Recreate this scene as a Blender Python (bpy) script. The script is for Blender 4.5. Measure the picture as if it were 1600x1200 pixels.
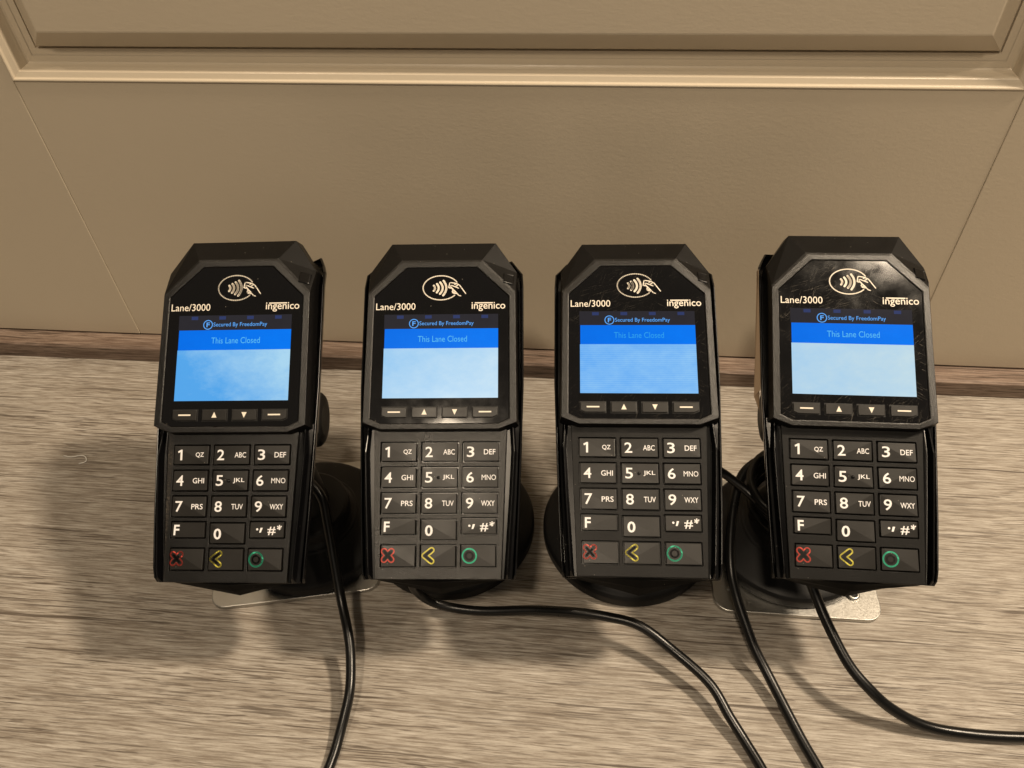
import bpy, bmesh, math, random
from mathutils import Matrix, Vector
random.seed(7)
S = 0.001                                    # everything below is written in millimetres
C = bpy.context.scene.collection
for o in list(bpy.data.objects): bpy.data.objects.remove(o, do_unlink=True)
scn = bpy.context.scene

# ------------------------------------------------------------------ camera
W = ((0.995259, -0.0433, 0.087089), (0.09197, 0.71027, -0.697896), (-0.031638, 0.702597, 0.710885))
cd = bpy.data.cameras.new('camera'); cam = bpy.data.objects.new('camera', cd); C.objects.link(cam)
cd.sensor_width = 36; cd.lens = 36 * 1190.88 / 1600; cd.clip_start = 0.01; cd.clip_end = 50
M4 = Matrix(W).to_4x4(); M4.translation = (0, 0, 0.4); cam.matrix_world = M4
scn.camera = cam
# ------------------------------------------------------------------ light
w = bpy.data.worlds.new('World'); scn.world = w; w.use_nodes = True
bg = w.node_tree.nodes['Background']; bg.inputs[0].default_value = (1.0, 0.85, 0.67, 1); bg.inputs[1].default_value = 0.055
def lamp(name, kind, loc, power, size, col, target=None, **k):
    d = bpy.data.lights.new(name, kind); o = bpy.data.objects.new(name, d); C.objects.link(o)
    d.energy = power; d.color = col; o.location = loc
    if kind == 'AREA': d.shape = 'DISK'; d.size = size
    else: d.shadow_soft_size = size
    if target is not None:
        o.rotation_euler = (Vector(target) - Vector(loc)).to_track_quat('-Z', 'Y').to_euler()
    return o
WARM = (1.0, 0.815, 0.60)
lamp('ceiling_lamp', 'POINT', (1.08, 0.345, 1.58), 158, 0.085, WARM)            # main downlight, right
lamp('ceiling_lamp', 'POINT', (-0.75, 0.30, 1.75), 13, 0.04, WARM)              # weaker downlight, left
lamp('ceiling_lamp', 'POINT', (-0.18, -0.55, 1.62), 45, 0.07, WARM)              # downlight behind the photographer
lamp('ceiling_lamp', 'POINT', (0.72, 0.03, 1.72), 13, 0.05, WARM)              # downlight over the right end of the row
lamp('front_fill', 'AREA', (0.1, -1.5, 1.05), 2, 1.3, (1, .85, .67), (0.0, .3, 0.1))  # unseen fill disc added low in front to lift door and floor
scn.view_settings.view_transform = 'Standard'; scn.view_settings.look = 'None'
scn.view_settings.exposure = 0.0; scn.view_settings.gamma = 1

# ------------------------------------------------------------------ materials
def mat(name, base=(.02,.02,.02), rough=.45, metal=0., spec=.5, coat=0., coat_r=.05):
    m = bpy.data.materials.new(name); m.use_nodes = True
    b = m.node_tree.nodes['Principled BSDF']
    b.inputs['Base Color'].default_value = (*base, 1); b.inputs['Roughness'].default_value = rough
    b.inputs['Metallic'].default_value = metal; b.inputs['Specular IOR Level'].default_value = spec
    b.inputs['Coat Weight'].default_value = coat; b.inputs['Coat Roughness'].default_value = coat_r
    return m, m.node_tree, b
def nd(nt, t, **k):
    n = nt.nodes.new(t)
    for a, v in k.items():
        if a in n.inputs: n.inputs[a].default_value = v
        else: setattr(n, a, v)
    return n
def coords(nt, scale=(1,1,1), rot=(0,0,0), loc=(0,0,0)):
    t = nd(nt, 'ShaderNodeTexCoord'); m = nd(nt, 'ShaderNodeMapping')
    m.inputs['Scale'].default_value = scale; m.inputs['Rotation'].default_value = rot; m.inputs['Location'].default_value = loc
    nt.links.new(t.outputs['Object'], m.inputs[0]); return m.outputs[0]
def noise(nt, vec, scale, detail=4, rough=.55, dist=0.):
    n = nd(nt, 'ShaderNodeTexNoise'); n.inputs['Scale'].default_value = scale; n.inputs['Detail'].default_value = detail
    n.inputs['Roughness'].default_value = rough; n.inputs['Distortion'].default_value = dist
    nt.links.new(vec, n.inputs['Vector']); return n.outputs['Fac']
def ramp(nt, fac, stops):
    r = nd(nt, 'ShaderNodeValToRGB'); e = r.color_ramp.elements
    while len(e) < len(stops): e.new(.5)
    for el, (p, c) in zip(e, stops):
        el.position = p; el.color = (*c, 1) if isinstance(c, tuple) else (c, c, c, 1)
    nt.links.new(fac, r.inputs[0]); return r.outputs[0]
def mixc(nt, fac, a, b, mode='MIX'):
    m = nd(nt, 'ShaderNodeMix', data_type='RGBA', blend_type=mode)
    for s, v in ((0, fac), (6, a), (7, b)):
        if isinstance(v, (int, float)): m.inputs[s].default_value = v
        elif isinstance(v, tuple): m.inputs[s].default_value = (*v, 1)
        else: nt.links.new(v, m.inputs[s])
    return m.outputs[2]
def maths(nt, op, a, b):
    m = nd(nt, 'ShaderNodeMath', operation=op)
    for s, v in ((0, a), (1, b)):
        if isinstance(v, (int, float)): m.inputs[s].default_value = v
        else: nt.links.new(v, m.inputs[s])
    return m.outputs[0]
def bump(nt, b, h, strength, dist):
    n = nd(nt, 'ShaderNodeBump'); n.inputs['Strength'].default_value = strength; n.inputs['Distance'].default_value = dist
    nt.links.new(h, n.inputs['Height']); nt.links.new(n.outputs[0], b.inputs['Normal'])
def specks(nt, b, base, scale=450, thr=.075, keep=.93, col=(.22,.2,.17)):
    """a few stray specks of dust"""
    v = nd(nt, 'ShaderNodeTexVoronoi'); v.inputs['Scale'].default_value = scale; nt.links.new(coords(nt), v.inputs['Vector'])
    near = maths(nt, 'LESS_THAN', v.outputs['Distance'], thr)
    sep = nd(nt, 'ShaderNodeSeparateColor'); nt.links.new(v.outputs['Color'], sep.inputs[0])
    some = maths(nt, 'GREATER_THAN', sep.outputs[0], keep)
    nt.links.new(mixc(nt, maths(nt, 'MULTIPLY', near, some), base, col), b.inputs['Base Color'])
def plastic(name, base, rough, stip=0., sscale=2600, spec=.5, dust=True, coat=0.):
    m, nt, b = mat(name, base, rough, spec=spec, coat=coat)
    big = noise(nt, coords(nt), 45, 3)
    r = nd(nt, 'ShaderNodeMapRange'); nt.links.new(big, r.inputs[0]); r.inputs[1].default_value = .3; r.inputs[2].default_value = .7
    r.inputs[3].default_value = rough * .85; r.inputs[4].default_value = min(1, rough * 1.2); nt.links.new(r.outputs[0], b.inputs['Roughness'])
    if stip: bump(nt, b, noise(nt, coords(nt), sscale, 2), stip, .0004)
    if dust: specks(nt, b, base)
    return m
M = {}
M['shell'] = plastic('matt black plastic', (.0040,.0037,.0036), .40, .12, spec=.22)
M['frame'] = plastic('stippled black plastic', (.0060,.0056,.0052), .31, .42, 2200, spec=.5)
M['plate'] = plastic('satin black keypad plate', (.0042,.0040,.0038), .42, .30, 2600, spec=.22)
M['plate_glint'] = plastic('shiny worn keypad plate', (.0065,.0058,.0048), .30, .42, 2200, spec=.52)  # paler, shinier copy of the plate; the glint is put into its colour
M['dull'] = plastic('dull black plastic', (.003,.003,.003), .7, .1, spec=.08)
M['gloss'] = plastic('glossy black plastic', (.0026,.0026,.003), .24, spec=.32)
M['well'] = plastic('black recess', (.004,.004,.004), .6, dust=False)
M['keycap'] = plastic('charcoal key rubber', (.0105,.0095,.0084), .40, .10, 3000, spec=.42)
M['stand'] = plastic('black stand plastic', (.006,.006,.0065), .5, .12, 1800, spec=.3)
M['cable'] = plastic('black cable jacket', (.0045,.0045,.0045), .30, .08, 900, dust=False, spec=.4)
M['white'] = plastic('white print', (.80,.79,.80), .5, dust=False)
M['print'] = plastic('cream print', (.80,.74,.64), .5, dust=False)
M['red'] = plastic('red print', (.55,.07,.05), .5, dust=False)
M['yellow'] = plastic('yellow print', (.62,.56,.08), .5, dust=False)
M['green'] = plastic('green print', (.03,.42,.26), .5, dust=False)
def dusty():
    m = plastic('dusty black keypad plate', (.0042,.0040,.0038), .33, .30, 2600, spec=.42, dust=False); nt = m.node_tree; b = nt.nodes['Principled BSDF']
    t = nd(nt, 'ShaderNodeTexCoord'); sp = nd(nt, 'ShaderNodeSeparateXYZ'); nt.links.new(t.outputs['Object'], sp.inputs[0])
    e = nd(nt, 'ShaderNodeMapRange'); nt.links.new(sp.outputs[0], e.inputs[0])
    for k, v in ((1,-.0296),(2,-.0318),(3,0.),(4,1.)): e.inputs[k].default_value = v
    g = ramp(nt, noise(nt, coords(nt), 900, 4, .7), [(.46, 0.), (.62, 1.)])
    f = maths(nt, 'MULTIPLY', maths(nt, 'MULTIPLY', e.outputs[0], g), ramp(nt, noise(nt, coords(nt), 60, 3), [(.36, .15), (.6, .8)]))
    nt.links.new(mixc(nt, f, (.0042,.0040,.0038), (.16,.13,.10)), b.inputs['Base Color']); return m
M['plate_dusty'] = dusty()
def glass(name, scratch, smudge):
    m, nt, b = mat(name, (.006,.006,.0065), .07, spec=.5)
    sm = noise(nt, coords(nt), 60, 5, .6)
    r = ramp(nt, sm, [(.35, .05), (.75, .05 + smudge)])
    nt.links.new(r, b.inputs['Roughness'])
    if scratch:
        tot = None
        for k, (ang, sc) in enumerate([(.5, 70), (-.75, 85), (1.9, 75), (-.3, 90)]):
            mp = nd(nt, 'ShaderNodeMapping'); mp.inputs['Scale'].default_value = (1, 26, 1); mp.inputs['Location'].default_value = (k*.3, k*.7, 0)
            nt.links.new(coords(nt, (1,1,1), (0, 0, ang)), mp.inputs[0])
            n = noise(nt, mp.outputs[0], sc, 2, .5, .5)
            patch = ramp(nt, noise(nt, coords(nt, loc=(k, 2*k, 0)), 45, 2), [(.48, 0.), (.66, 1.)])
            line = maths(nt, 'MULTIPLY', ramp(nt, n, [(.655, 0.), (.668, 1.), (.681, 0.)]), patch)
            tot = line if tot is None else maths(nt, 'MAXIMUM', tot, line)
        nt.links.new(mixc(nt, maths(nt, 'MULTIPLY', tot, scratch), (.006,.006,.0065), (.42,.38,.32)), b.inputs['Base Color'])
    else: specks(nt, b, (.006,.006,.0065), 380, .07, .95)
    return m
M['glass'] = glass('clean black glass', 0, .06)
M['glass_scuffed'] = glass('slightly scratched black glass', .22, .10)
M['glass_worn'] = glass('heavily scratched black glass', .6, .14)
def lit(name, c0, c1, strength=1., scale=55, ax=(.0, .0), scan=0.):
    m, nt, b = mat(name, (.002,.002,.003), .12, spec=.2)
    n = maths(nt, 'ADD', .22, maths(nt, 'MULTIPLY', noise(nt, coords(nt, (1, 1.6, 1)), scale, 6, .7), .55))
    t = nd(nt, 'ShaderNodeTexCoord'); s = nd(nt, 'ShaderNodeSeparateXYZ'); nt.links.new(t.outputs['Object'], s.inputs[0])
    g = maths(nt, 'ADD', maths(nt, 'MULTIPLY', s.outputs[0], ax[0] / S), maths(nt, 'MULTIPLY', s.outputs[1], ax[1] / S))
    f = maths(nt, 'ADD', n, g)
    if scan:
        wv = nd(nt, 'ShaderNodeTexWave', bands_direction='Y'); wv.inputs['Scale'].default_value = 290; nt.links.new(coords(nt), wv.inputs['Vector'])
        f = maths(nt, 'ADD', f, maths(nt, 'MULTIPLY', maths(nt, 'SUBTRACT', wv.outputs['Fac'], .5), scan))
    nt.links.new(ramp(nt, f, [(.28, c0), (.72, c1)]), b.inputs['Emission Color']); b.inputs['Emission Strength'].default_value = strength
    return m
M['status'] = lit('dim backlit status strip', (.020,.018,.022), (.028,.026,.030))
M['tab'] = lit('dim blue status tab', (.026,.04,.12), (.032,.046,.14))
M['banner'] = lit('blue banner pixels', (.0,.15,.78), (.0,.19,.90), ax=(.006, .0))
M['stext'] = lit('light blue status pixels', (.10,.38,.95), (.14,.45,1.0))
M['btext'] = lit('cyan banner pixels', (.08,.50,.86), (.14,.58,.90))
M['btext_dim'] = lit('dim cyan banner pixels', (.02,.34,.80), (.04,.40,.85))
M['page1'] = lit('screen page, bluish lower left', (.09,.38,.82), (.40,.67,.87), ax=(.007, .006))
M['page2'] = lit('screen page, pale', (.30,.58,.88), (.55,.75,.90), ax=(.004, -.005))
M['page3'] = lit('screen page, saturated blue', (.085,.36,.89), (.30,.59,.91), ax=(.001, -.002), scan=.10)
M['page4'] = lit('screen page, whitish', (.37,.61,.84), (.57,.73,.79), ax=(.003, -.001))

def paint():
    m, nt, b = mat('satin greige door paint', (.62,.535,.395), .27, spec=.5)
    g = noise(nt, coords(nt, (1, 1, 1)), 3.5, 3)
    nt.links.new(ramp(nt, g, [(.3, (.585,.510,.395)), (.7, (.63,.55,.428))]), b.inputs['Base Color'])
    a = noise(nt, coords(nt, (1.0, 1, 2.6), (0, .75, 0)), 190, 4, .6, .5)
    c = noise(nt, coords(nt), 620, 3, .6)
    h = maths(nt, 'ADD', maths(nt, 'MULTIPLY', a, 1.0), maths(nt, 'MULTIPLY', c, .5))
    bump(nt, b, h, .085, .0010)
    return m
M['paint'] = paint()
def wood(name, cols, dark, gs=1.0, rough=.5):
    """wood-print laminate: fine grain running along x"""
    m, nt, b = mat(name, cols[1], rough, spec=.35)
    warp = noise(nt, coords(nt, (1.2, 4, 4)), 7, 3)
    tc = nd(nt, 'ShaderNodeTexCoord'); cb = nd(nt, 'ShaderNodeCombineXYZ')
    nt.links.new(maths(nt, 'MULTIPLY', warp, .004), cb.inputs[1])
    va = nd(nt, 'ShaderNodeVectorMath', operation='ADD'); nt.links.new(tc.outputs['Object'], va.inputs[0]); nt.links.new(cb.outputs[0], va.inputs[1])
    def st(sx, sy, det=4, rgh=.6, loc=0.):
        mp = nd(nt, 'ShaderNodeMapping'); mp.inputs['Scale'].default_value = (sx*gs, sy*gs, sy*gs); mp.inputs['Location'].default_value = (loc, loc*1.7, loc)
        nt.links.new(va.outputs[0], mp.inputs[0]); return noise(nt, mp.outputs[0], 1., det, rgh)
    base = st(10, 150, 5, .6)
    fine = st(50, 900, 5, .7, 3.1)
    thin = st(24, 900, 2, .5, 5.3)
    short = st(60, 1050, 2, .5, 11.7)
    long = st(5, 420, 3, .5, 8.2)
    patch = st(10, 40, 3, .55, 1.9)
    col = ramp(nt, base, [(.30, cols[0]), (.5, cols[1]), (.70, cols[2])])
    col = mixc(nt, ramp(nt, fine, [(.38, .9), (.53, 0.)]), col, dark[0])
    col = mixc(nt, ramp(nt, fine, [(.55, 0.), (.68, .6)]), col, cols[3])
    pf = ramp(nt, patch, [(.38, .25), (.60, 1.)])
    col = mixc(nt, maths(nt, 'MULTIPLY', ramp(nt, thin, [(.34, .85), (.42, 0.)]), pf), col, dark[1])
    col = mixc(nt, maths(nt, 'MULTIPLY', ramp(nt, short, [(.33, .8), (.41, 0.)]), pf), col, dark[1])
    col = mixc(nt, ramp(nt, long, [(.30, .9), (.345, 0.)]), col, dark[1])
    nt.links.new(col, b.inputs['Base Color'])
    bump(nt, b, maths(nt, 'ADD', fine, maths(nt, 'MULTIPLY', thin, .8)), .6, .0007)
    return m
M['floor'] = wood('pale wood laminate', [(.285,.252,.212), (.35,.316,.272), (.42,.386,.34), (.58,.55,.50)], [(.19,.157,.125), (.085,.066,.051)])
M['strip'] = wood('brown wood strip', [(.15,.105,.08), (.22,.16,.125), (.30,.23,.18), (.34,.27,.22)], [(.12,.08,.058), (.05,.034,.024)], gs=.8)
def steel():
    m, nt, b = mat('brushed steel', (.50,.49,.46), .38, metal=1.)
    n = noise(nt, coords(nt, (1, 1, 1)), 900, 3)
    nt.links.new(ramp(nt, n, [(.3, .28), (.7, .48)]), b.inputs['Roughness'])
    bump(nt, b, noise(nt, coords(nt, (1, 12, 1)), 500, 3), .12, .0003)
    return m
M['steel'] = steel()
M['paper'] = plastic('brown paper tape', (.26,.18,.11), .7, dust=False)
M['clear'] = plastic('clear plastic scrap', (.75,.74,.70), .15, dust=False)

# ------------------------------------------------------------------ builders
def link(name, me, parent=None, m=None):
    o = bpy.data.objects.new(name, me); C.objects.link(o)
    if parent: o.parent = parent
    for x in (m if isinstance(m, (list, tuple)) else [m] if m else []): me.materials.append(x)
    return o
def bevel(o, wmm, seg=2, ang=28):
    b = o.modifiers.new('edge', 'BEVEL'); b.width = wmm * S; b.segments = seg; b.limit_method = 'ANGLE'; b.angle_limit = math.radians(ang)
    b.harden_normals = False; b.use_clamp_overlap = True
    return o
def mesh(name, V, F, m=None, parent=None, bev=0, smooth=False, mi=None, seg=2):
    me = bpy.data.meshes.new(name); me.from_pydata([Vector(v) * S for v in V], [], F)
    bm = bmesh.new(); bm.from_mesh(me); bmesh.ops.recalc_face_normals(bm, faces=bm.faces); bm.to_mesh(me); bm.free()
    if smooth: me.polygons.foreach_set('use_smooth', [True] * len(me.polygons))
    if mi:
        for p, k in zip(me.polygons, mi): p.material_index = k
    o = link(name, me, parent, m)
    if bev: bevel(o, bev, seg)
    return o
def loft(rings, cap0=True, cap1=True):
    n = len(rings[0]); V = [p for r in rings for p in r]; F = []
    for i in range(len(rings) - 1):
        for j in range(n):
            k = (j + 1) % n; F.append((i*n+j, i*n+k, (i+1)*n+k, (i+1)*n+j))
    if cap0: F.append(tuple(range(n))[::-1])
    if cap1: F.append(tuple((len(rings)-1)*n + j for j in range(n)))
    return V, F
def lathe(prof, n=72, cx=0, cy=0):
    rings = [[(cx + r*math.cos(2*math.pi*j/n), cy + r*math.sin(2*math.pi*j/n), z) for j in range(n)] for r, z in prof]
    return loft(rings)
def rrect(x0, y0, x1, y1, r, n=4):
    P = []
    for cx, cy, a in ((x1-r, y1-r, 0), (x0+r, y1-r, 90), (x0+r, y0+r, 180), (x1-r, y0+r, 270)):
        for k in range(n+1):
            t = math.radians(a + 90*k/n); P.append((cx + r*math.cos(t), cy + r*math.sin(t)))
    return P
def curve_slab(name, loops, z0, z1, m, parent, bev=0.15):
    """flat slab with holes, as a real mesh"""
    cu = bpy.data.curves.new(name, 'CURVE'); cu.dimensions = '2D'; cu.fill_mode = 'BOTH'
    cu.extrude = ((z1 - z0) / 2 - bev) * S; cu.bevel_depth = bev * S; cu.bevel_resolution = 1
    for L in loops:
        sp = cu.splines.new('POLY'); sp.points.add(len(L) - 1); sp.use_cyclic_u = True
        for p, q in zip(sp.points, L): p.co = (q[0]*S, q[1]*S, 0, 1)
    return curve_to_mesh(name, cu, (z0 + z1) / 2, m, parent)
def curve_to_mesh(name, cu, z, m, parent):
    t = bpy.data.objects.new('temp', cu); C.objects.link(t)
    dg = bpy.context.evaluated_depsgraph_get(); me = bpy.data.meshes.new_from_object(t.evaluated_get(dg))
    bpy.data.objects.remove(t, do_unlink=True); bpy.data.curves.remove(cu)
    me.materials.clear(); me.name = name
    for v in me.vertices: v.co.z += z * S
    return link(name, me, parent, m)
def text_geo(body, x0, y0, x1, y1, bold=0.):
    """outline lettering fitted to a box; returns verts (mm) and faces"""
    cu = bpy.data.curves.new('lettering', 'FONT'); cu.body = body; cu.size = 1; cu.resolution_u = 3; cu.offset = bold
    t = bpy.data.objects.new('temp', cu); C.objects.link(t)
    dg = bpy.context.evaluated_depsgraph_get(); me = bpy.data.meshes.new_from_object(t.evaluated_get(dg))
    bpy.data.objects.remove(t, do_unlink=True)
    V = [v.co.copy() for v in me.vertices]; F = [tuple(p.vertices) for p in me.polygons]
    bpy.data.meshes.remove(me); bpy.data.curves.remove(cu)
    ax, bx = min(v.x for v in V), max(v.x for v in V); ay, by = min(v.y for v in V), max(v.y for v in V)
    return [(x0 + (v.x-ax)/(bx-ax)*(x1-x0), y0 + (v.y-ay)/(by-ay)*(y1-y0)) for v in V], F
def stroke(pts, w, closed=False, caps=True):
    """flat ribbon along a polyline"""
    V, F = [], []; n = len(pts); P = [Vector(p) for p in pts]
    segs = [(i, (i+1) % n) for i in range(n if closed else n-1)]
    for i, (a, b) in enumerate(segs):
        d = (P[b]-P[a])
        if d.length < 1e-6: continue
        d.normalize(); nn = Vector((-d.y, d.x)) * w/2; k = len(V)
        V += [P[a]-nn, P[b]-nn, P[b]+nn, P[a]+nn]; F.append((k, k+1, k+2, k+3))
    for i in range(n):
        if not caps and not closed and i in (0, n-1): continue
        k = len(V); V += [P[i] + Vector((math.cos(t), math.sin(t)))*w/2 for t in [2*math.pi*j/10 for j in range(10)]]; F.append(tuple(range(k, k+10)))
    return [(v.x, v.y) for v in V], F
def flat(name, geos, z, parent):
    """geos: list of ((verts2d, faces), material); z: number or function(x, y); each stays one printed mark"""
    V, F, mi, ms = [], [], [], []
    for k, ((v, f), m) in enumerate(geos):
        if m not in ms: ms.append(m)
        b = len(V)
        for (x, y) in v: V.append((x, y, (z(x, y) if callable(z) else z) + k*.02))
        for q in f: F.append(tuple(b+i for i in q)); mi.append(ms.index(m))
    me = bpy.data.meshes.new(name); me.from_pydata([Vector(v)*S for v in V], [], F)
    bm = bmesh.new(); bm.from_mesh(me)
    for fc in bm.faces:
        fc.normal_update()
        if fc.normal.z < 0: fc.normal_flip()
    bm.to_mesh(me); bm.free()
    for p, k in zip(me.polygons, mi): p.material_index = k
    return link(name, me, parent, ms)
def rect(x0, y0, x1, y1): return [(x0,y0),(x1,y0),(x1,y1),(x0,y1)], [(0,1,2,3)]
def tube(name, pts, r, m, parent=None, n=14, sub=8):
    P = [Vector(p) for p in pts]; L = []
    for i in range(len(P)-1):
        p0 = P[max(i-1,0)]; p1 = P[i]; p2 = P[i+1]; p3 = P[min(i+2,len(P)-1)]
        for k in range(sub):
            t = k/sub
            L.append(.5*((2*p1)+(p2-p0)*t+(2*p0-5*p1+4*p2-p3)*t*t+(3*p1-p0-3*p2+p3)*t**3))
    L.append(P[-1]); rings = []
    up = Vector((.3,.2,1)).normalized()
    for i, p in enumerate(L):
        d = (L[min(i+1,len(L)-1)] - L[max(i-1,0)]).normalized()
        a = d.cross(up)
        if a.length < .05: a = d.cross(Vector((1,0,0)))
        a.normalize(); b = a.cross(d).normalized(); up = b
        rings.append([p + (a*math.cos(2*math.pi*j/n) + b*math.sin(2*math.pi*j/n))*r for j in range(n)])
    V, F = loft(rings); return mesh(name, V, F, m, parent, smooth=True)
def empty(name, mw=None, loc=None):
    o = bpy.data.objects.new(name, None); C.objects.link(o); o.empty_display_size = .02
    if mw is not None: o.matrix_world = mw
    if loc is not None: o.location = [c*S for c in loc]
    return o
def tag(o, label=None, cat=None, group=None, kind=None):
    for k, v in (('label',label),('category',cat),('group',group),('kind',kind)):
        if v: o[k] = v
    return o
def copy_tree(o, parent=None):
    c = o.copy(); C.objects.link(c)
    if parent is not None: c.parent = parent
    for ch in list(o.children): copy_tree(ch, c)
    return c

# ------------------------------------------------------------------ setting: floor
DY = 415.                                                     # distance of the door face from the camera
V = [(-1400,-900,0),(1400,-900,0),(1400,520,0),(-1400,520,0)]
tag(mesh('floor', V, [(0,1,2,3)], M['floor']), kind='structure')
# wooden threshold strip under the door
V, F = loft([[(x,400,0),(x,400,12.6),(x,401.6,14),(x,470,14),(x,470,0)] for x in (-900, 900)])
tag(mesh('threshold_strip', V, F, M['strip'], bev=.4), 'brown wooden threshold strip along the floor under the door', 'threshold')

# ------------------------------------------------------------------ door
door = empty('panelled_door', loc=(-56, DY, 14)); tag(door, 'greige painted panelled door standing behind the card terminals', 'door')
XL, XR, ZB, ZT = -341., 228.5, 214.5, 1100.                   # panel opening
def dpart(name, V, F, bev=0):
    return mesh(name, [(x+56, y-DY, z-14) for x, y, z in V], F, M['paint'], door, bev=bev)
def boxv(x0,x1,y0,y1,z0,z1):
    return loft([[(x0,y0,z),(x1,y0,z),(x1,y1,z),(x0,y1,z)] for z in (z0,z1)])
G = .06
for a, b in ((XL-190, XL-G), (XR+G, XR+190)): dpart('stile', *boxv(a, b, DY, DY+40, 15.2, 1300), bev=.5)
dpart('bottom_rail', *boxv(XL+G, XR-G, DY+.25, DY+40, 15.2, ZB), bev=.55)
dpart('lock_rail', *boxv(XL+G, XR-G, DY+.25, DY+40, ZT, 1300), bev=.5)
def frame_sweep(prof):
    R = []
    for s, d in prof:
        x0, x1, z0, z1 = XL+s, XR-s, ZB+s, ZT-s
        R.append([(x0,DY+d,z0),(x1,DY+d,z0),(x1,DY+d,z1),(x0,DY+d,z1)])
    return R
prof = [(0,6),(0,.1),(.3,-.35),(.9,-.5),(1.5,-.2),(1.9,.5),(2.3,.9),(4.9,2.0),(5.3,2.5),(5.6,4.0),(5.8,8.8),(6.2,10.8),(7.0,11.6),(10.5,11.8)]
V, F = loft(frame_sweep(prof), False, False); dpart('moulding', V, F)
prof = [(8.8,12.2),(14.6,12.2),(14.7,15.5),(15.9,15.5),(16.0,11.4),(16.8,10.4),(26.8,2.9),(27.3,1.8),(28.2,1.6)]
V, F = loft(frame_sweep(prof), False, True); dpart('panel', V, F)

# ------------------------------------------------------------------ one payment terminal (face coordinates: x right, y up, z out of the face)
POSE = [
 (((0.99844,-0.05525,0.00807),(0.04954,0.80997,-0.58438),(0.02575,0.58387,0.81144)), (-171.12,260.56,145.75)),
 (((0.99706,-0.0603,0.04726),(0.07633,0.83471,-0.54537),(-0.00656,0.54737,0.83686)), (-69.61,273.83,140.14)),
 (((0.99885,-0.04569,0.01442),(0.04702,0.87686,-0.47844),(0.00921,0.47857,0.878)), (28.58,283.07,139.69)),
 (((0.99987,-0.0142,-0.00701),(0.00795,0.83277,-0.55356),(0.0137,0.55344,0.83278)), (131.73,285.52,142.96))]
def pose(i):
    m = Matrix(POSE[i][0]).to_4x4(); m.translation = Vector(POSE[i][1])*S; return m
T0 = empty('payment_terminal')
def sym(half, z):
    R = [(x, y, z) for x, y in half]; return R + [(-x, y, z) for x, y in half[::-1]]
GL = [(17.9,45.85),(34.2,30.3),(34.4,-32.5),(29.4,-35.0)]
RG = [(20.0,48.6),(37.5,31.2),(38.0,-34.4),(29.2,-37.8)]
O2 = [(27.2,61.1),(38.3,44.8),(38.9,-35.2),(30.0,-38.5)]
O3 = [(27.4,62.0),(38.4,45.2),(39.0,-35.6),(30.2,-39.0)]
O4 = [(25.4,59.6),(36.0,44.0),(36.0,-36.0),(30.2,-39.0)]
V, F = loft([sym(GL,-1.2), sym(GL,-.05), sym([(a*.15+c*.85, b*.15+d*.85) for (a,b),(c,d) in zip(RG,GL)],.15), sym(RG,0), sym([(a*.9+c*.1, b*.9+d*.1) for (a,b),(c,d) in zip(RG,O2)],-.4), sym(O2,-6.2), sym(O3,-15), sym(O4,-27)], False, True)
n8 = 8; mi = [0]*(4*n8) + [1]*(3*n8) + [1]
head = mesh('head_shell', V, F, [M['frame'], M['shell']], T0, bev=.35, mi=mi)
# small square slot on the upper right slope
tab = mesh('slot_tab', *loft([[(x+sx*dx, y+sy*dy, zz(x,y)+h) for (x,y,sx,sy) in ((31.4,37.2,1,1),(36.6,36.4,-1,1),(36.9,42.3,-1,-1),(31.7,43.3,1,-1))] for dx,dy,h,zz in ((0,0,-1.5,lambda x,y:-.45*max(0,(x*.7+y*.7-48.6*.98))),(0,0,.35,lambda x,y:-.45*max(0,(x*.7+y*.7-48.6*.98))),(.5,.5,.6,lambda x,y:-.45*max(0,(x*.7+y*.7-48.6*.98))))]), M['gloss'], T0, bev=.15)
gl = mesh('glass_panel', *loft([sym([(x*.997, y-.05*(1 if y>0 else -1)) for x, y in GL], -1.3), sym([(x*.997, y-.05*(1 if y>0 else -1)) for x, y in GL], -.35)]), M['glass'], T0, bev=.12)
ZG = -.35
# contactless symbol
def lg(X, Y): return (-29.58 + .041075*X, 48.5 - .04297*Y)
ov = [lg(710 + 222*math.cos(math.radians(a)), 315 - 150*math.sin(math.radians(a))) for a in range(27, 326, 6)]
waves = [((622,288),(636,320),(622,352)), ((660,267),(683,320),(660,373)), ((700,248),(733,320),(700,391)), ((742,229),(778,320),(740,410))]
def arc3(p, q, r, n=8): return [tuple((1-t)**2*a + 2*t*(1-t)*(2*b-.5*a-.5*c) + t*t*c for a, b, c in zip(p, q, r)) for t in [k/n for k in range(n+1)]]
hand = [[(930,322),(845,288),(832,292),(832,304),(850,322),(872,345),(905,378),(915,392),(935,412),(958,418)],
        [(808,315),(820,256),(832,252),(895,262),(940,283),(965,315),(1020,390)], [(808,315),(836,322)], [(880,275),(905,268),(920,276)],
        [(846,322),(862,345),(884,360)], [(862,345),(852,362),(862,368),(890,376)], [(856,368),(858,380),(880,389),(912,390)], [(895,300),(920,290)]]
ge = [(stroke(ov, .55), M['print'])] + [(stroke([lg(*p) for p in arc3(*a)], 1.05), M['print']) for a in waves] + [(stroke([lg(*p) for p in h], .5), M['print']) for h in hand]
flat('contactless_symbol', ge, ZG+.04, gl)
flat('model_lettering', [(text_geo('Lane/3000', -33.3, 23.35, -13.2, 26.95, .001), M['print'])], ZG+.05, gl)
flat('brand_lettering', [(text_geo('ingenico', 15.4, 22.4, 32.5, 27.1, .006), M['print']), (rect(17.0, 26.45, 26.2, 27.05), M['print'])], ZG+.05, gl)
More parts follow.
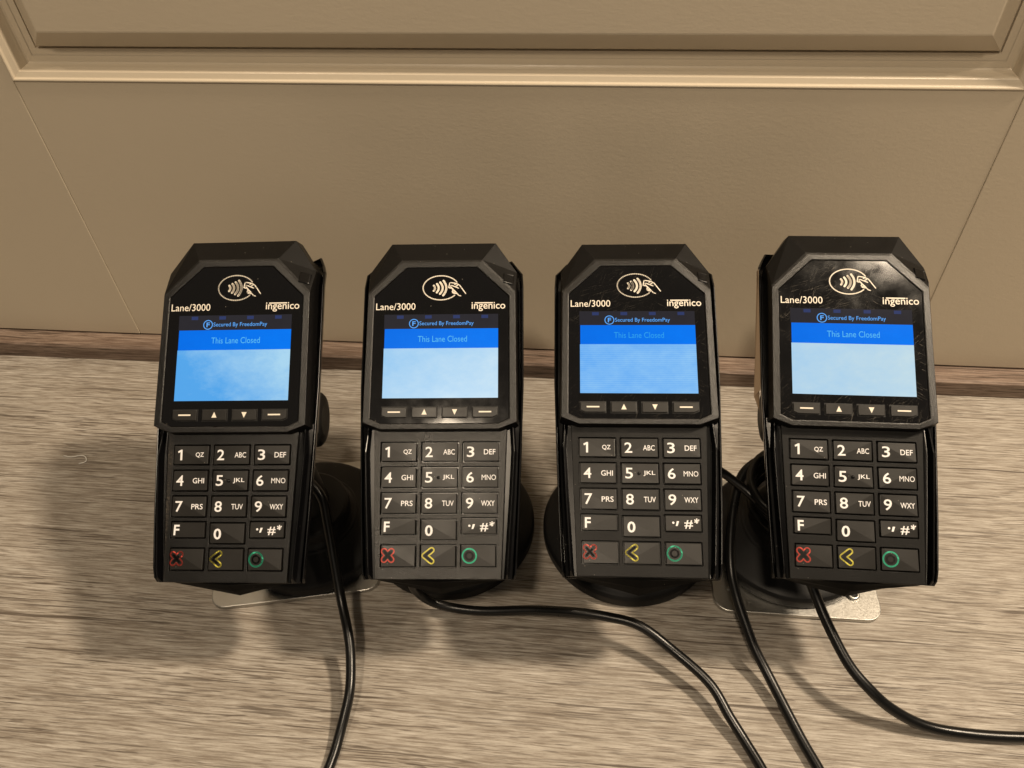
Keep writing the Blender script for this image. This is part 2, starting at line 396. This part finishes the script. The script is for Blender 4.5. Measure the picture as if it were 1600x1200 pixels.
# display
dsp = flat('display', [(rect(-28.9,13.35,28.9,20.9), M['status'])], ZG+.04, gl)
flat('banner', [(rect(-28.5,3.2,28.9,13.35), M['banner'])], ZG+.05, dsp)
flat('page_area', [(rect(-28.7,-22.25,28.9,3.2), M['page2'])], ZG+.05, dsp)
flat('status_tabs', [(rect(x,18.7,x+3.4,20.4), M['tab']) for x in (-22.5,-8.2,6.1,20.4)], ZG+.07, dsp)
ring = [(-13.8+2.25*math.cos(t), 16.1+2.25*math.sin(t)) for t in [2*math.pi*k/28 for k in range(28)]]
flat('status_emblem', [(stroke(ring, .42, True), M['stext']), (text_geo('F', -14.6, 14.9, -12.9, 17.3, .02), M['stext'])], ZG+.08, dsp)
flat('status_text', [(text_geo('Secured By FreedomPay', -11.0, 14.55, 16.5, 17.25, .0), M['stext'])], ZG+.08, dsp)
flat('banner_text', [(text_geo('This Lane Closed', -11.6, 6.5, 13.2, 9.6, -.004), M['btext'])], ZG+.09, dsp)
# soft keys under the display
for k in range(4):
    x0 = -28.7 + 15.03*k; x1 = x0 + 12.4; y0, y1 = -32.1, -26.8; ch = 2.4
    P = [(x0,y1),(x0,y0),(x1,y0),(x1,y1)]
    if k == 0: P = [(x0,y1),(x0,y0+1.0),(x0+ch,y0),(x1,y0),(x1,y1)]
    if k == 3: P = [(x0,y1),(x0,y0),(x1-ch,y0),(x1,y0+1.0),(x1,y1)]
    cx, cy = sum(p[0] for p in P)/len(P), sum(p[1] for p in P)/len(P)
    def gro(f): return [(cx+(x-cx)*(1+f/6.2), cy+(y-cy)*(1+f/2.6)) for x, y in P]
    sk = mesh('soft_key', *loft([[(x,y,-.6) for x,y in gro(-.1)], [(x,y,.45) for x,y in gro(-.1)]]), M['keycap'], T0, bev=.25)
    flat('key_surround', [((gro(.32), [tuple(range(len(P)))]), M['well'])], ZG+.04, sk)
    mx, my = (x0+x1)/2, -29.35
    if k in (0, 3): g = rect(mx-3.1, my-.35, mx+3.1, my+.35)
    elif k == 1: g = ([(mx-1.3,my-1.3),(mx+1.3,my-1.3),(mx,my+1.5)], [(0,1,2)])
    else: g = ([(mx-1.3,my+1.3),(mx,my-1.5),(mx+1.3,my+1.3)], [(0,1,2)])
    flat('key_legend', [(g, M['print'])], .50, sk)
# lower body with the two glossy rails
def sec(y, pe, rt, xo, dz=0.):
    h = [(pe,-7.8),(rt-.9,-7.8),(rt,-3.6-dz),(rt+.7,-3.5-dz),(rt+1.3,-8.6),(xo,-9.2),(xo-.3,-14),(xo-3.5,-24),(14,-27)]
    return [(x,y,z) for x,z in h] + [(-x,y,z) for x,z in h[::-1]]
V, F = loft([sec(-33,33.6,35.6,39.6,2.4), sec(-37.5,33.4,35.8,39.5,2.2), sec(-48.5,33.0,36.4,38.9), sec(-70,32.2,35.3,38.1), sec(-104,30.9,33.2,36.0), sec(-107.6,30.7,32.9,35.9,.8), sec(-110,30.6,32.7,35.7,3.4)])
low = mesh('keypad_shell', V, F, M['gloss'], T0, bev=.3)
# rear tub: its rim stands out on both sides all the way down
def tub(y, xo, zt, tap=1.):
    h = [(xo-1.7,zt-6),(xo-1.1,zt-.2),(xo-.3,zt),(xo,zt-.8),(xo-.5,zt-4),(xo-3.2*tap,zt-11),(xo-7.5*tap,-29),(12,-31)]
    return [(x,y,z) for x,z in h] + [(-x,y,z) for x,z in h[::-1]]
V, F = loft([tub(57,35.5,-22), tub(51,38.8,-17), tub(46,41.3,-11.5), tub(38,41.7,-8.6), tub(-15,41.6,-8.2), tub(-48,40.5,-8.2), tub(-78,39.4,-8.2), tub(-103,38.1,-8.4), tub(-108,37.6,-9.2), tub(-110.3,37.2,-11.5)])
mesh('rear_tub', V, F, M['gloss'], T0, bev=.25)
V, F = loft([[(-33,-109.2,-8.2),(0,-111.0,-8.2),(33,-109.2,-8.2),(33,-95,-8.2),(-33,-95,-8.2)], [(-31,-110.6,-15),(0,-114.6,-15),(31,-110.6,-15),(31,-95,-15),(-31,-95,-15)], [(-27,-110.8,-25),(0,-118.0,-25),(27,-110.8,-25),(27,-95,-25),(-27,-95,-25)], [(-20,-104,-30),(0,-108,-30),(20,-104,-30),(20,-95,-30),(-20,-95,-30)]])
mesh('rear_belly', V, F, M['dull'], T0, bev=.5)
# keys
rows = [(-43.2,-53.8),(-55.5,-66.6),(-68.05,-79.2),None,(-93.1,-104.5)]
def cols(y):
    k = 1 - (.055)*((-y-45)/57.); return [(-30*k,-11*k),(-9.65*k,9.65*k),(11*k,30*k)]
legend = [('1','QZ'),('2','ABC'),('3','DEF'),('4','GHI'),('5','JKL'),('6','MNO'),('7','PRS'),('8','TUV'),('9','WXY')]
holes, KZ = [], -5.15
keys = []
for r in range(5):
    for c in range(3):
        y1, y0 = rows[r] if rows[r] else [(-80.5,-89.2),(-81.0,-91.9),(-80.3,-89.1)][c]
        x0, x1 = cols((y0+y1)/2)[c]
        holes.append(rrect(x0, y0, x1, y1, .7, 3)); keys.append((r, c, x0, y0, x1, y1))
plo = [(-33.0,-36.2),(-32.8,-40),(-30.3,-109.5),(30.3,-109.5),(32.8,-40),(33.0,-36.2)]
curve_slab('keypad_plate', [plo] + holes, -8.3, -5.55, M['plate'], T0, .18)
def ONE(cx, cy): return [(cx-.05,cy-2.6),(cx+.95,cy-2.6),(cx+.95,cy+2.6),(cx+.2,cy+2.6),(cx-1.35,cy+1.75),(cx-1.1,cy+.95),(cx-.05,cy+1.4)], [(0,1,2,3,6),(3,4,5,6)]
def fine(a, n=8): return [(a[0][0]+(a[1][0]-a[0][0])*t/n, a[0][1]+(a[1][1]-a[0][1])*t/n) for t in range(n+1)]
def outline(arms, c, rad, n=72):
    out = []
    for k in range(n):
        d = Vector((math.cos(2*math.pi*k/n), math.sin(2*math.pi*k/n))); best = rad; q = rad
        while q < 6:
            p = Vector(c) + d*q
            for a, b in arms:
                A, B = Vector(a), Vector(b); t = max(0, min(1, (p-A).dot(B-A)/(B-A).length_squared))
                if (p-A-(B-A)*t).length <= rad: best = q
            q += .04
        out.append(tuple(Vector(c) + d*best))
    return out
def num_w(b): return 2.0 if b == '1' else 3.7
for r, c, x0, y0, x1, y1 in keys:
    g = .8; a0, b0, a1, b1 = x0+g, y0+g, x1-g, y1-g; down = (r*3+c) % 2 == 0; rise = .38
    Vk = [(a0,b0,-8),(a1,b0,-8),(a1,b1,-8),(a0,b1,-8)]
    hz = [KZ, KZ+rise, KZ, KZ+rise] if down else [KZ+rise, KZ, KZ+rise, KZ]     # a ridge from corner to corner
    Vk += [(a0,b0,hz[0]),(a1,b0,hz[1]),(a1,b1,hz[2]),(a0,b1,hz[3])]
    Fk = [(0,1,5,4),(1,2,6,5),(2,3,7,6),(3,0,4,7),(3,2,1,0)] + ([(4,5,7),(5,6,7)] if down else [(4,5,6),(4,6,7)])
    ko = mesh('key', Vk, Fk, M['keycap'], T0, bev=.22)
    def kz(x, y, a0=a0, b0=b0, a1=a1, b1=b1, down=down):
        u, v = (x-a0)/(a1-a0), (y-b0)/(b1-b0)
        t = (u+v if u+v < 1 else 2-u-v) if down else (1-abs(u-v))
        return KZ + rise*t + .08
    i = r*3+c; cy = (y0+y1)/2
    if r < 3:
        d, l = legend[i]; wd = num_w(d); cx = x0 + (4.3 if d != '1' else 4.1)
        gs = [(ONE(cx, cy) if d == '1' else text_geo(d, cx-wd/2, cy-2.6, cx+wd/2, cy+2.6, .010), M['white'])]
        wl = {2:4.1, 3:5.7}[len(l)] + {'MNO':1.3,'WXY':.9}.get(l, 0); lx = x1 - (5.0 if c < 2 else 5.2)
        gs.append((text_geo(l, lx-wl/2, cy-1.35, lx+wl/2, cy+1.25, .0 if l == 'MNO' else .006), M['white']))
        flat('key_legend', gs, kz, ko)
        if d == '5':
            n = 12; R = [[(x0+9.0+q*math.cos(2*math.pi*j/n), cy-.1+q*math.sin(2*math.pi*j/n), KZ+.3+h) for j in range(n)] for q, h in ((.85,0),(.8,.35),(.5,.65),(.15,.75))]
            mesh('locating_dot', *loft(R), M['gloss'], ko, smooth=True)
    elif i == 9: flat('key_legend', [(text_geo('F', x0+2.2, y1-6.9, x0+5.0, y1-1.9, .022), M['white'])], kz, ko)
    elif i == 10: flat('key_legend', [(text_geo('0', x0+2.7, cy-2.9, x0+6.5, cy+2.3, .022), M['white'])], kz, ko)
    elif i == 11:
        flat('key_legend', [(text_geo('.', x0+3.9, cy-.3, x0+5.0, cy+.8, .02), M['white']), (([(x0+5.5,cy-1.3),(x0+6.4,cy-1.3),(x0+7.2,cy+1.0),(x0+6.1,cy+1.0)],[(0,1,2,3)]), M['white']),
            (text_geo('#', x0+9.6, cy-2.5, x0+13.6, cy+1.5, .012), M['white']), (text_geo('*', x0+14.2, cy-.1, x0+16.7, cy+2.4, .02), M['white'])], kz, ko)
    else:
        mx, my = x0 + 4.1, cy + .3
        if c == 0:
            arms = [((mx-1.75,my-1.95),(mx+1.75,my+1.95)), ((mx-1.75,my+1.95),(mx+1.75,my-1.95))]
            gs = [(stroke(outline(arms, (mx,my), 1.3), .62, True), M['red'])] + [(stroke(fine(a), 1.1), M['well']) for a in arms]
        elif c == 1:
            v = (mx-1.4, my-.1); arms = [(v,(mx+1.9,my+2.5)), (v,(mx+1.9,my-2.7))]
            gs = [(stroke(outline(arms, v, 1.2), .62, True), M['yellow'])] + [(stroke(fine(a), 1.0), M['well']) for a in arms]
        else:
            cir = lambda q: [(mx+.6+q*math.cos(2*math.pi*k/30), my-.2+q*math.sin(2*math.pi*k/30)) for k in range(30)]
            gs = [(stroke(cir(3.35), .72, True), M['green']), (stroke(cir(1.75), .85, True), M['well'])]
        flat('key_legend', gs, kz, ko)

# ------------------------------------------------------------------ stands
def make_stand(i, base, R, plate=None, bundle=0):
    rt = empty('terminal_stand', loc=(base[0], base[1], 0)); inv = Matrix.Translation(Vector((-base[0]*S, -base[1]*S, 0)))
    zb = 3.2 if plate else 0.
    pr = [(R-1,zb),(R,zb+1),(R,zb+7),(R-1.2,zb+9),(R-4,zb+10.5),(R*.62,zb+15),(R*.60,zb+16),(R*.58,zb+16.2),(25,zb+18.5),(24.6,zb+25),(23,zb+26.5),(18,zb+27)]
    bo = mesh('round_base', *lathe(pr), M['stand'], rt, smooth=False, bev=.3)
    for p in bo.data.polygons: p.use_smooth = True
    mw = pose(i); top = (mw @ (Vector((0,-25,-44))*S))/S
    a, b = Vector((0,0,zb+20)), Vector((top.x-base[0], top.y-base[1], top.z))
    mid = Vector((b.x, b.y, b.z-22))
    tube('pole', [a, a.lerp(mid,.5), mid, b], 14.5, M['stand'], rt, n=28, sub=6)
    # tilt joint: horizontal drum behind the sleeve
    n = 28; ax = mw.to_3x3() @ Vector((1,0,0)); u = mw.to_3x3() @ Vector((0,1,0)); v = ax.cross(u)
    rings = []
    for x, q in ((-22,11),(-21,14),(21,14),(22,11)):
        rings.append([b + ax*x + (u*math.cos(2*math.pi*j/n)+v*math.sin(2*math.pi*j/n))*q for j in range(n)])
    mesh('tilt_joint', *loft(rings), M['stand'], rt, bev=.6)
    if bundle:  # wrapped cable bundle at the side, simplified to a turned drum shape
        kc = b - u*2
        rings = []
        for x, q in ((14,7),(23,8),(24,10),(26,12),(31,12),(33,10.5),(34,7)):
            rings.append([kc + ax*x*bundle + (u*math.cos(2*math.pi*j/n)*1.25+v*math.sin(2*math.pi*j/n))*q for j in range(n)])
        mesh('cable_bundle', *loft(rings), M['stand'], rt, bev=.6)
    P = rrect(-24,-50,24,0,6)
    o = mesh('mount_plate', *loft([[(x,y,-38) for x,y in P],[(x,y,-30.8) for x,y in P]]), M['stand'], rt, bev=.4); o.matrix_local = inv @ mw
    if plate:
        cx, cy, wd, dp, rot = plate
        P = [Vector((x,y)) for x, y in rrect(-wd/2,-dp/2,wd/2,dp/2,9,6)]; c_, s_ = math.cos(math.radians(rot)), math.sin(math.radians(rot))
        Q = [(cx-base[0]+p.x*c_-p.y*s_, cy-base[1]+p.x*s_+p.y*c_) for p in P]
        po = mesh('steel_plate', *loft([[(x,y,.2) for x,y in Q],[(x,y,3.2) for x,y in Q]]), M['steel'], rt, bev=.45)
        for lx, ly in ((wd/2-14, -dp/2+15), (-wd/2+9, -dp/2+14)):
            hx, hy = cx-base[0]+lx*c_-ly*s_, cy-base[1]+lx*s_+ly*c_
            big = lx > 0
            if big:
                pr2 = [(1.7,3.3),(1.7,4.6),(2.6,5.0),(3.6,4.6),(3.7,3.3)]
                mesh('screw_eye', *lathe(pr2, 24, hx, hy), [M['steel']], po, smooth=True)
                mesh('screw_hole', *lathe([(1.75,4.3),(1.6,4.75)], 20, hx, hy), M['well'], po)
            else: mesh('rivet', *lathe([(1.3,3.2),(1.2,3.6),(.6,3.9),(.1,4.0)], 18, hx, hy), M['steel'], po, smooth=True)
    return rt
GS = 'stands holding the four card terminals'
s = make_stand(0, (-159,256), 47, (-168,256,98,98,12), 1); tag(s, 'black stand on a grey steel plate with a rounded edge, under the leftmost card terminal', 'stand', GS)
s = make_stand(1, (-75,266), 51.5); tag(s, 'black round stand with its cable leaving at the front, second from the left', 'stand', GS)
s = make_stand(2, (33.5,270), 51.5); tag(s, 'black round stand with plain bare base under the bluest screen', 'stand', GS)
s = make_stand(3, (128,270), 47, (127.5,265,92,92,0), -1); tag(s, 'black stand bolted to a bright steel plate with screw eye, rightmost', 'stand', GS)
# brown tape stuck to the left side of the rightmost sleeve
TP = [(-41.75,44,-9.6),(-41.75,-19,-9.2),(-44.6,-22.5,-10.5),(-41.9,-29,-11.5),(-41.6,-30,-13),(-41.6,44,-13.5)]
o = mesh('tape_flap', *loft([TP, [(x-.15,y,z) for x,y,z in TP]]), M['paper']); tape = o
# ------------------------------------------------------------------ the four terminals
LB = ['black card terminal with blue gradient screen and dusty left keypad edge, leftmost of four',
      'black card terminal with evenly pale bright screen, turned slightly right, second from left',
      'black card terminal with the deepest blue screen and dim banner words, third from left',
      'black card terminal with heavily scratched glass and whitish screen, rightmost of four']
GT = 'card terminals standing in a row'
page = ['page1','page2','page3','page4']; gls = ['glass','glass','glass_scuffed','glass_worn']
def setmat(o, m):
    o.material_slots[0].link = 'OBJECT'; o.material_slots[0].material = m
terms = [T0] + [copy_tree(T0) for _ in range(3)]
for i, t in enumerate(terms):
    t.matrix_world = pose(i); tag(t, LB[i], 'card terminal', GT)
    for ch in t.children:
        if i == 1 and ch.name.startswith('keypad_plate'): setmat(ch, M['plate_glint'])
        if i == 0 and ch.name.startswith('keypad_plate'): setmat(ch, M['plate_dusty'])
        if ch.name.startswith('glass_panel'):
            setmat(ch, M[gls[i]])
            for d in ch.children:
                for q in d.children:
                    if q.name.startswith('page_area'): setmat(q, M[page[i]])
                    if i == 2 and q.name.startswith('banner_text'): setmat(q, M['btext_dim'])

tape.parent = terms[3]
# ------------------------------------------------------------------ cables
GC = 'black cables trailing from the card terminals'
CB = [
 ('black cable hanging from the leftmost terminal and curving straight down to the photo edge', 2.6, [(-160,254,77),(-147,244,73),(-136,235,67),(-132.4,225.5,55),(-124.7,200.8,28),(-116.8,181.6,20),(-113.4,169.6,15),(-110.9,153.8,11),(-112.4,136.6,5),(-113.7,123.3,3),(-116.7,109.1,2.7),(-123.2,90.6,2.7)]),
 ('black cable leaving under the second terminal and running rightwards past the third one', 2.6, [(-78,216,70),(-84,206,42),(-84.1,208.4,20),(-72.5,207.5,9),(-49.6,206.5,7),(-20.7,206.5,12),(3.9,203.7,18),(21.1,201.3,20),(38,197.4,20),(54.8,187.9,15),(73.3,173.3,11),(82.7,158.5,7),(89.7,147.6,4.5),(97.4,133.9,3),(106.1,112.5,2.7)]),
 ('black cable looping beside the rightmost stand then dropping between the third and fourth terminals', 2.6, [(135,290,60),(126.8,289.8,60),(115.9,288.1,60),(105.2,284.9,58),(95.3,277.3,55),(90.3,266,50),(86.6,245.6,42),(86,227.3,34),(89.1,215.1,26),(93.7,203.2,19),(98.4,192.2,13),(104.7,180.8,8),(111.9,164.5,5),(118.1,150.3,3.2),(124.7,135.6,2.8),(131.3,117.3,2.7)]),
 ('black cable from under the rightmost terminal sweeping out to the right edge of the photo', 2.7, [(112,232,85),(115,223,62),(118.9,219.9,52),(125,214.2,41),(131.1,200.6,33),(140.3,182.7,25),(149.9,172.3,20),(161.3,166.2,13),(178.1,162.1,6),(199.5,160.8,3.5),(225.9,161.6,2.8),(256.9,164.8,2.7)]),
 ('short black cable span crossing behind between the third and fourth terminals', 2.5, [(50,272,75),(68.4,270.4,70),(80.1,271.3,62),(92.6,265.2,56),(104.2,256,52),(117.2,248.6,50),(126.1,239.8,55)]),
]
for lab, r, pts in CB: tag(tube('cable', pts, r, M['cable']), lab, 'cable', GC)
H = []
for k in range(43):
    t = k/42; a = math.radians(60 + 1330*t); r = 25.5 + 5*t + 2.2*math.sin(7*t*math.pi)
    H.append((129 + r*math.cos(a), 269 + r*math.sin(a)*.9, 36 + 26*t + 2.5*math.sin(a*.7 + 1)))
tag(tube('cable_coil', H, 2.4, M['cable'], sub=4), 'black cable wound in a loose coil round the pole of the rightmost stand', 'cable coil')
# scrap on the floor at the left
tag(tube('plastic_scrap', [(-352,304,.5),(-346,303,.9),(-339,304.5,1.2),(-335.4,303.2,1.0),(-334,300,.5),(-338,298,.4)], .35, M['clear'], n=6, sub=3), 'tiny clear plastic thread lying on the floor left of the terminals', 'scrap')
